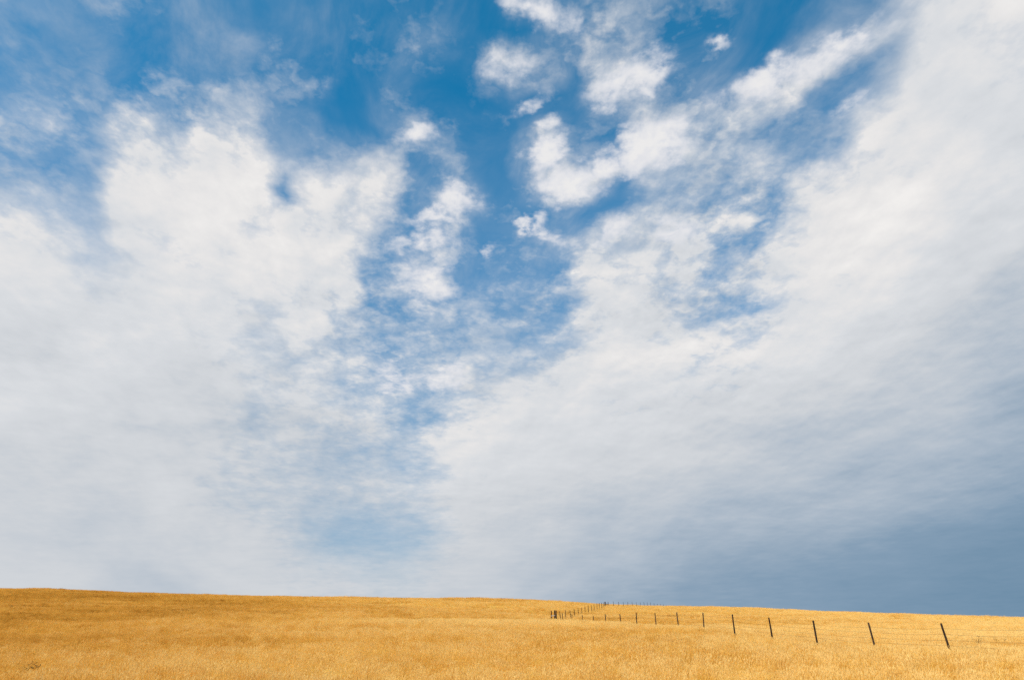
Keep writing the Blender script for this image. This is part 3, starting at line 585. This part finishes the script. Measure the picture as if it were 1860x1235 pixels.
def build_grass():
    col = bpy.data.collections.new('grass_tufts')          # source shapes, not linked to the scene
    for i in range(5):
        col.objects.link(tuft('grass_tuft', 100 + i, 26, 26, 0.34))
    pts = []
    for r0, r1, dens, sc in ((5, 60, 8.5, 1.0), (60, 135, 4.6, 1.15), (135, 285, 2.0, 1.45)):
        n = int(0.5 * R(94) * (r1 * r1 - r0 * r0) * dens)
        rr = np.sqrt(rng.uniform(r0 * r0, r1 * r1, n)); aa = np.radians(rng.uniform(-47, 47, n))
        pts.append(np.stack([rr * np.sin(aa), rr * np.cos(aa), np.full(n, sc)], 1))
    P = np.concatenate(pts)
    X, Y, S = P.T
    Z = ground_z(X, Y)
    # taller and shorter stands
    h = np.zeros_like(X)
    for th, w, ph, a in ((.4, 17, 1, .5), (1.9, 11, 2, .45), (2.7, 7, .5, .4), (1.2, 4.3, 3, .35), (.1, 2.9, 4, .35), (2.2, 1.7, 1, .35), (.9, 1.3, 5, .35), (-.5, 1.05, 2, .3)):
        h += a * np.sin((X * math.cos(th) + Y * math.sin(th)) * 6.283 / w + ph + 1.3 * np.sin(X / 9 + Y / 13))
    hs = np.clip(0.92 + 0.15 * h + rng.normal(0, .08, len(X)), .5, 1.45)
    n = len(X)
    me = bpy.data.meshes.new('grass')
    me.vertices.add(n)
    me.vertices.foreach_set('co', np.stack([X, Y, Z], 1).astype(np.float32).ravel())
    a = me.attributes.new('tuft_scale', 'FLOAT_VECTOR', 'POINT')
    a.data.foreach_set('vector', np.stack([S, S, hs * (0.85 + 0.15 * S)], 1).astype(np.float32).ravel())
    a = me.attributes.new('tuft_turn', 'FLOAT_VECTOR', 'POINT')
    a.data.foreach_set('vector', np.stack([rng.normal(0, .10, n), rng.normal(.10, .10, n), rng.normal(0, 1.2, n)], 1).astype(np.float32).ravel())
    a = me.attributes.new('tuft_kind', 'INT', 'POINT')
    a.data.foreach_set('value', rng.integers(0, 5, n).astype(np.int32))
    me.update()
    o = bpy.data.objects.new('grass', me)
    C.objects.link(o)
    tag(o, 'ripe golden dry grass covering the whole hillside', 'grass', kind='stuff')
    g = bpy.data.node_groups.new('scatter_tufts', 'GeometryNodeTree')
    g.interface.new_socket('Geometry', in_out='INPUT', socket_type='NodeSocketGeometry')
    g.interface.new_socket('Geometry', in_out='OUTPUT', socket_type='NodeSocketGeometry')
    nd = g.nodes; ln = g.links.new
    gi = nd.new('NodeGroupInput'); go = nd.new('NodeGroupOutput')
    ci = nd.new('GeometryNodeCollectionInfo'); ci.inputs['Collection'].default_value = col
    ci.inputs['Separate Children'].default_value = True; ci.inputs['Reset Children'].default_value = True
    iop = nd.new('GeometryNodeInstanceOnPoints'); iop.inputs['Pick Instance'].default_value = True
    def attr(nm, ty):
        q = nd.new('GeometryNodeInputNamedAttribute'); q.data_type = ty; q.inputs['Name'].default_value = nm
        return q.outputs['Attribute']
    e2r = nd.new('FunctionNodeEulerToRotation'); ln(attr('tuft_turn', 'FLOAT_VECTOR'), e2r.inputs[0])
    ln(gi.outputs[0], iop.inputs['Points']); ln(ci.outputs[0], iop.inputs['Instance'])
    ln(attr('tuft_kind', 'INT'), iop.inputs['Instance Index']); ln(e2r.outputs[0], iop.inputs['Rotation'])
    ln(attr('tuft_scale', 'FLOAT_VECTOR'), iop.inputs['Scale']); ln(iop.outputs[0], go.inputs[0])
    md = o.modifiers.new('tufts', 'NODES'); md.node_group = g
    me.materials.append(M_GRASS)
build_grass()

# ------------------------------------------------------------------ fence
def post_mesh(seed, h, r0, r1, sides=11):
    """a split round post: tapered, slightly crooked, with a chipped sloping top and a foot in the soil"""
    r = random.Random(seed)
    lobes = [1 + r.uniform(-.13, .13) for _ in range(sides)]
    bend = (r.uniform(-.012, .012), r.uniform(-.012, .012))
    slope = (r.uniform(-.25, .25), r.uniform(-.25, .25))
    V, F = [], []
    levels = [-.35, -.02, .18, .42, .68, .95, 1.16, h - .012, h]
    for li, zz in enumerate(levels):
        f = max(zz, 0) / h
        rad = r0 + (r1 - r0) * f
        if li == len(levels) - 1: rad *= .78
        cx = bend[0] * math.sin(f * 3.1); cy = bend[1] * math.sin(f * 3.1)
        for s in range(sides):
            a = 6.2832 * s / sides
            k = lobes[s] * (1 + r.uniform(-.035, .035)) * rad
            x, y = k * math.cos(a), k * math.sin(a)
            top = (slope[0] * x + slope[1] * y) if li >= len(levels) - 2 else 0
            V.append((cx + x, cy + y, zz + top))
    n = len(levels)
    for i in range(n - 1):
        for s in range(sides):
            s2 = (s + 1) % sides
            F.append((i * sides + s, i * sides + s2, (i + 1) * sides + s2, (i + 1) * sides + s))
    F.append(tuple((n - 1) * sides + s for s in range(sides)))
    F.append(tuple(s for s in reversed(range(sides))))
    return V, F

def tube(points, rad, sides=4):
    V, F = [], []
    for i, p in enumerate(points):
        a = points[max(i - 1, 0)]; b = points[min(i + 1, len(points) - 1)]
        t = (Vector(b) - Vector(a)).normalized()
        up = Vector((0, 0, 1)); sx = t.cross(up)
        if sx.length < 1e-4: sx = Vector((1, 0, 0))
        sx.normalize(); sy = sx.cross(t)
        rr = rad[i] if isinstance(rad, (list, tuple)) else rad
        for s in range(sides):
            c = 6.2832 * s / sides + .78
            V.append(Vector(p) + (sx * math.cos(c) + sy * math.sin(c)) * rr)
    for i in range(len(points) - 1):
        for s in range(sides):
            s2 = (s + 1) % sides
            F.append((i * sides + s, i * sides + s2, (i + 1) * sides + s2, (i + 1) * sides + s))
    F.append(tuple(reversed(range(sides)))); F.append(tuple((len(points) - 1) * sides + s for s in range(sides)))
    return V, F

WIRE_H = (1.16, .95, .73, .53)
def fence_run(label, posts, leans, ends, seed, wire_r, post_r):
    """posts with their wires; ends = extra wire anchor points (brace posts) before and after"""
    base = (posts[0][0], posts[0][1], gz(posts[0][0], posts[0][1]))
    root = empty('wire_fence', base)
    tag(root, label, 'fence', 'wire fence runs')
    r = random.Random(seed)
    bv = Vector(base)
    anchors = []
    for i, (x, y, top) in enumerate(posts):
        zb = top - POST_H
        lx, ly = leans[i]
        V, F = post_mesh(seed * 50 + i, POST_H, post_r * r.uniform(1.0, 1.22), post_r * r.uniform(.85, 1.0))
        o = mesh_obj('post', V, F, M_POST, root)
        o.location = Vector((x - lx * 1.0, y - ly * 1.0, zb)) - bv
        ax = Vector((lx, ly, 1)).normalized()
        o.rotation_mode = 'QUATERNION'
        o.rotation_quaternion = Vector((0, 0, 1)).rotation_difference(ax) @ Euler((0, 0, r.uniform(0, 6))).to_quaternion()
        anchors.append((Vector((x - lx, y - ly, zb)), ax))
    full = list(anchors)
    if ends[0]: full.insert(0, (Vector(ends[0]), Vector((0, 0, 1))))
    if ends[1]: full.append((Vector(ends[1]), Vector((0, 0, 1))))
    off = Vector((full[1][0].y - full[0][0].y, -(full[1][0].x - full[0][0].x), 0)).normalized() * (post_r + .004)   # wires run along the outer side
    for wi, hgt in enumerate(WIRE_H):
        pts = []
        for i in range(len(full) - 1):
            a = full[i][0] + full[i][1] * (hgt + r.uniform(-.012, .012)) + off
            b = full[i + 1][0] + full[i + 1][1] * hgt + off
            sag = r.uniform(.015, .05)
            n = 8
            for s in range(n):
                f = s / n
                q = a.lerp(b, f); q.z -= sag * 4 * f * (1 - f)
                pts.append(q - bv)
        pts.append(b - bv)
        V, F = tube(pts, wire_r)
        mesh_obj('wire', V, F, M_WIRE, root)
    return root

def brace_base(x, y, top): return (x, y, top - POST_H)

near_lean = [(-.06, 0)] + [(-.115, .02), (-.095, .0), (-.03, .01), (-.045, -.01), (-.02, .0), (.02, .0), (-.055, .01), (-.045, .0), (-.005, .0), (-.05, .0), (-.01, 0), (-.02, 0), (.03, 0), (.0, 0), (-.075, 0)]
far_lean = [(-.12, 0), (-.02, 0), (-.075, 0), (-.01, 0), (-.06, 0), (.0, 0), (-.03, 0), (-.02, 0), (-.05, 0), (-.045, 0), (-.03, 0), (-.02, 0), (-.04, 0), (-.05, 0)]
ridge_lean = [(-.05, 0)] + [(random.uniform(-.07, .03), 0) for _ in range(14)]
CORNER = [(5.02, 97.3, 4.98, .062), (5.40, 97.0, 5.02, .070), (5.56, 96.4, 4.98, .075)]
CREST = [(21.02, 172.6, 9.44, .075), (21.38, 173.6, 9.50, .080), (22.32, 176.5, 9.60, .070)]
fence_run('nearest fence run, dark leaning posts coming from the right edge to the corner brace', NEAR, near_lean, (None, brace_base(*CORNER[2][:3])), 3, .0042, .041)
fence_run('middle fence run of small posts climbing from the corner brace to the ridge brace', FAR, far_lean, (brace_base(*CORNER[1][:3]), brace_base(*CREST[0][:3])), 4, .003, .045)
fence_run('farthest fence run of tiny posts along the skyline, right of the ridge brace', RIDGE, ridge_lean, (brace_base(*CREST[2][:3]), None), 5, .003, .05)

def brace(label, posts, rail_ends, rail_frac, rail_mat, seed):
    base = (posts[0][0], posts[0][1], posts[0][2] - POST_H)
    root = empty('fence_brace', base)
    tag(root, label, 'fence brace', 'fence braces')
    for i, (x, y, top, rad) in enumerate(posts):
        V, F = post_mesh(900 + seed * 10 + i, POST_H, rad * 1.1, rad)
        o = mesh_obj('post', V, F, M_POST, root)
        o.location = Vector((x, y, top - POST_H)) - Vector(base)
        o.rotation_euler = (0, random.uniform(-.02, .02), random.uniform(0, 6))
    a, b = posts[rail_ends[0]], posts[rail_ends[1]]
    pa = Vector((a[0], a[1], a[2] - POST_H * rail_frac)) - Vector(base); pb = Vector((b[0], b[1], b[2] - POST_H * rail_frac)) - Vector(base)
    fwd = Vector((0, -.11, 0))
    ext = (pb - pa).normalized() * .10
    V, F = tube([pa - ext + fwd, pa.lerp(pb, .33) + fwd, pa.lerp(pb, .66) + fwd, pb + ext + fwd], [.052, .055, .054, .05], 8)
    o = mesh_obj('rail', V, F, rail_mat, root)
    if rail_mat is M_RAIL: o['label'] = 'pale bleached cross rail'
brace('corner brace of three dark posts with a pale cross rail', CORNER, (0, 1), .47, M_RAIL, 1)
brace('ridge brace, dark H of posts and rail against the sky', CREST, (1, 2), .36, M_POST, 2)

# ------------------------------------------------------------------ dead weeds in the grass
def weed(x, y, h, n, seed, label):
    r = random.Random(seed)
    base = Vector((x, y, gz(x, y)))
    root = empty('dead_weed', base)
    tag(root, label, 'weed', 'dead weeds in the grass')
    for i in range(n):
        yaw = r.uniform(0, 6.283); lean = r.uniform(.05, .5); L = h * r.uniform(.7, 1.1)
        p = Vector((r.uniform(-.06, .06), r.uniform(-.06, .06), -.08)); pts = [p.copy()]; a = lean
        for s in range(5):
            p = p + Vector((math.cos(yaw) * math.sin(a), math.sin(yaw) * math.sin(a), math.cos(a))) * L / 5
            a += r.uniform(-.1, .2); pts.append(p.copy())
        V, F = tube(pts, [.008, .007, .006, .005, .004, .003])
        st = mesh_obj('stalk', V, F, M_WEED, root)
        TV, TF = [], []
        for _ in range(9):
            q = pts[r.randint(2, 5)]; yw = r.uniform(0, 6.283); el = r.uniform(.2, 1.1); l = r.uniform(.06, .16)
            tip = q + Vector((math.cos(yw) * math.cos(el), math.sin(yw) * math.cos(el), math.sin(el))) * l
            v2, f2 = tube([q, q.lerp(tip, .6), tip], [.004, .0045, .009])
            k = len(TV); TV += v2; TF += [tuple(i_ + k for i_ in ff) for ff in f2]
        tag(mesh_obj('twigs', TV, TF, M_WEED, st), kind='stuff')
weed(-14.35, 23.4, .46, 7, 1, 'dark dead weed low in the grass at the bottom left corner')
weed(24.40, 40.5, .62, 7, 2, 'brown dead weed behind the wires, right of the nearest post')
weed(26.10, 41.6, .58, 6, 3, 'dark dead weed by the right edge, behind the wires')
weed(-62.9, 95.7, .75, 12, 4, 'dark dead weed on the slope at the left edge, below the ridge')
weed(13.9, 108.9, .60, 8, 5, 'small dead weed beyond the near posts, right of the corner brace')
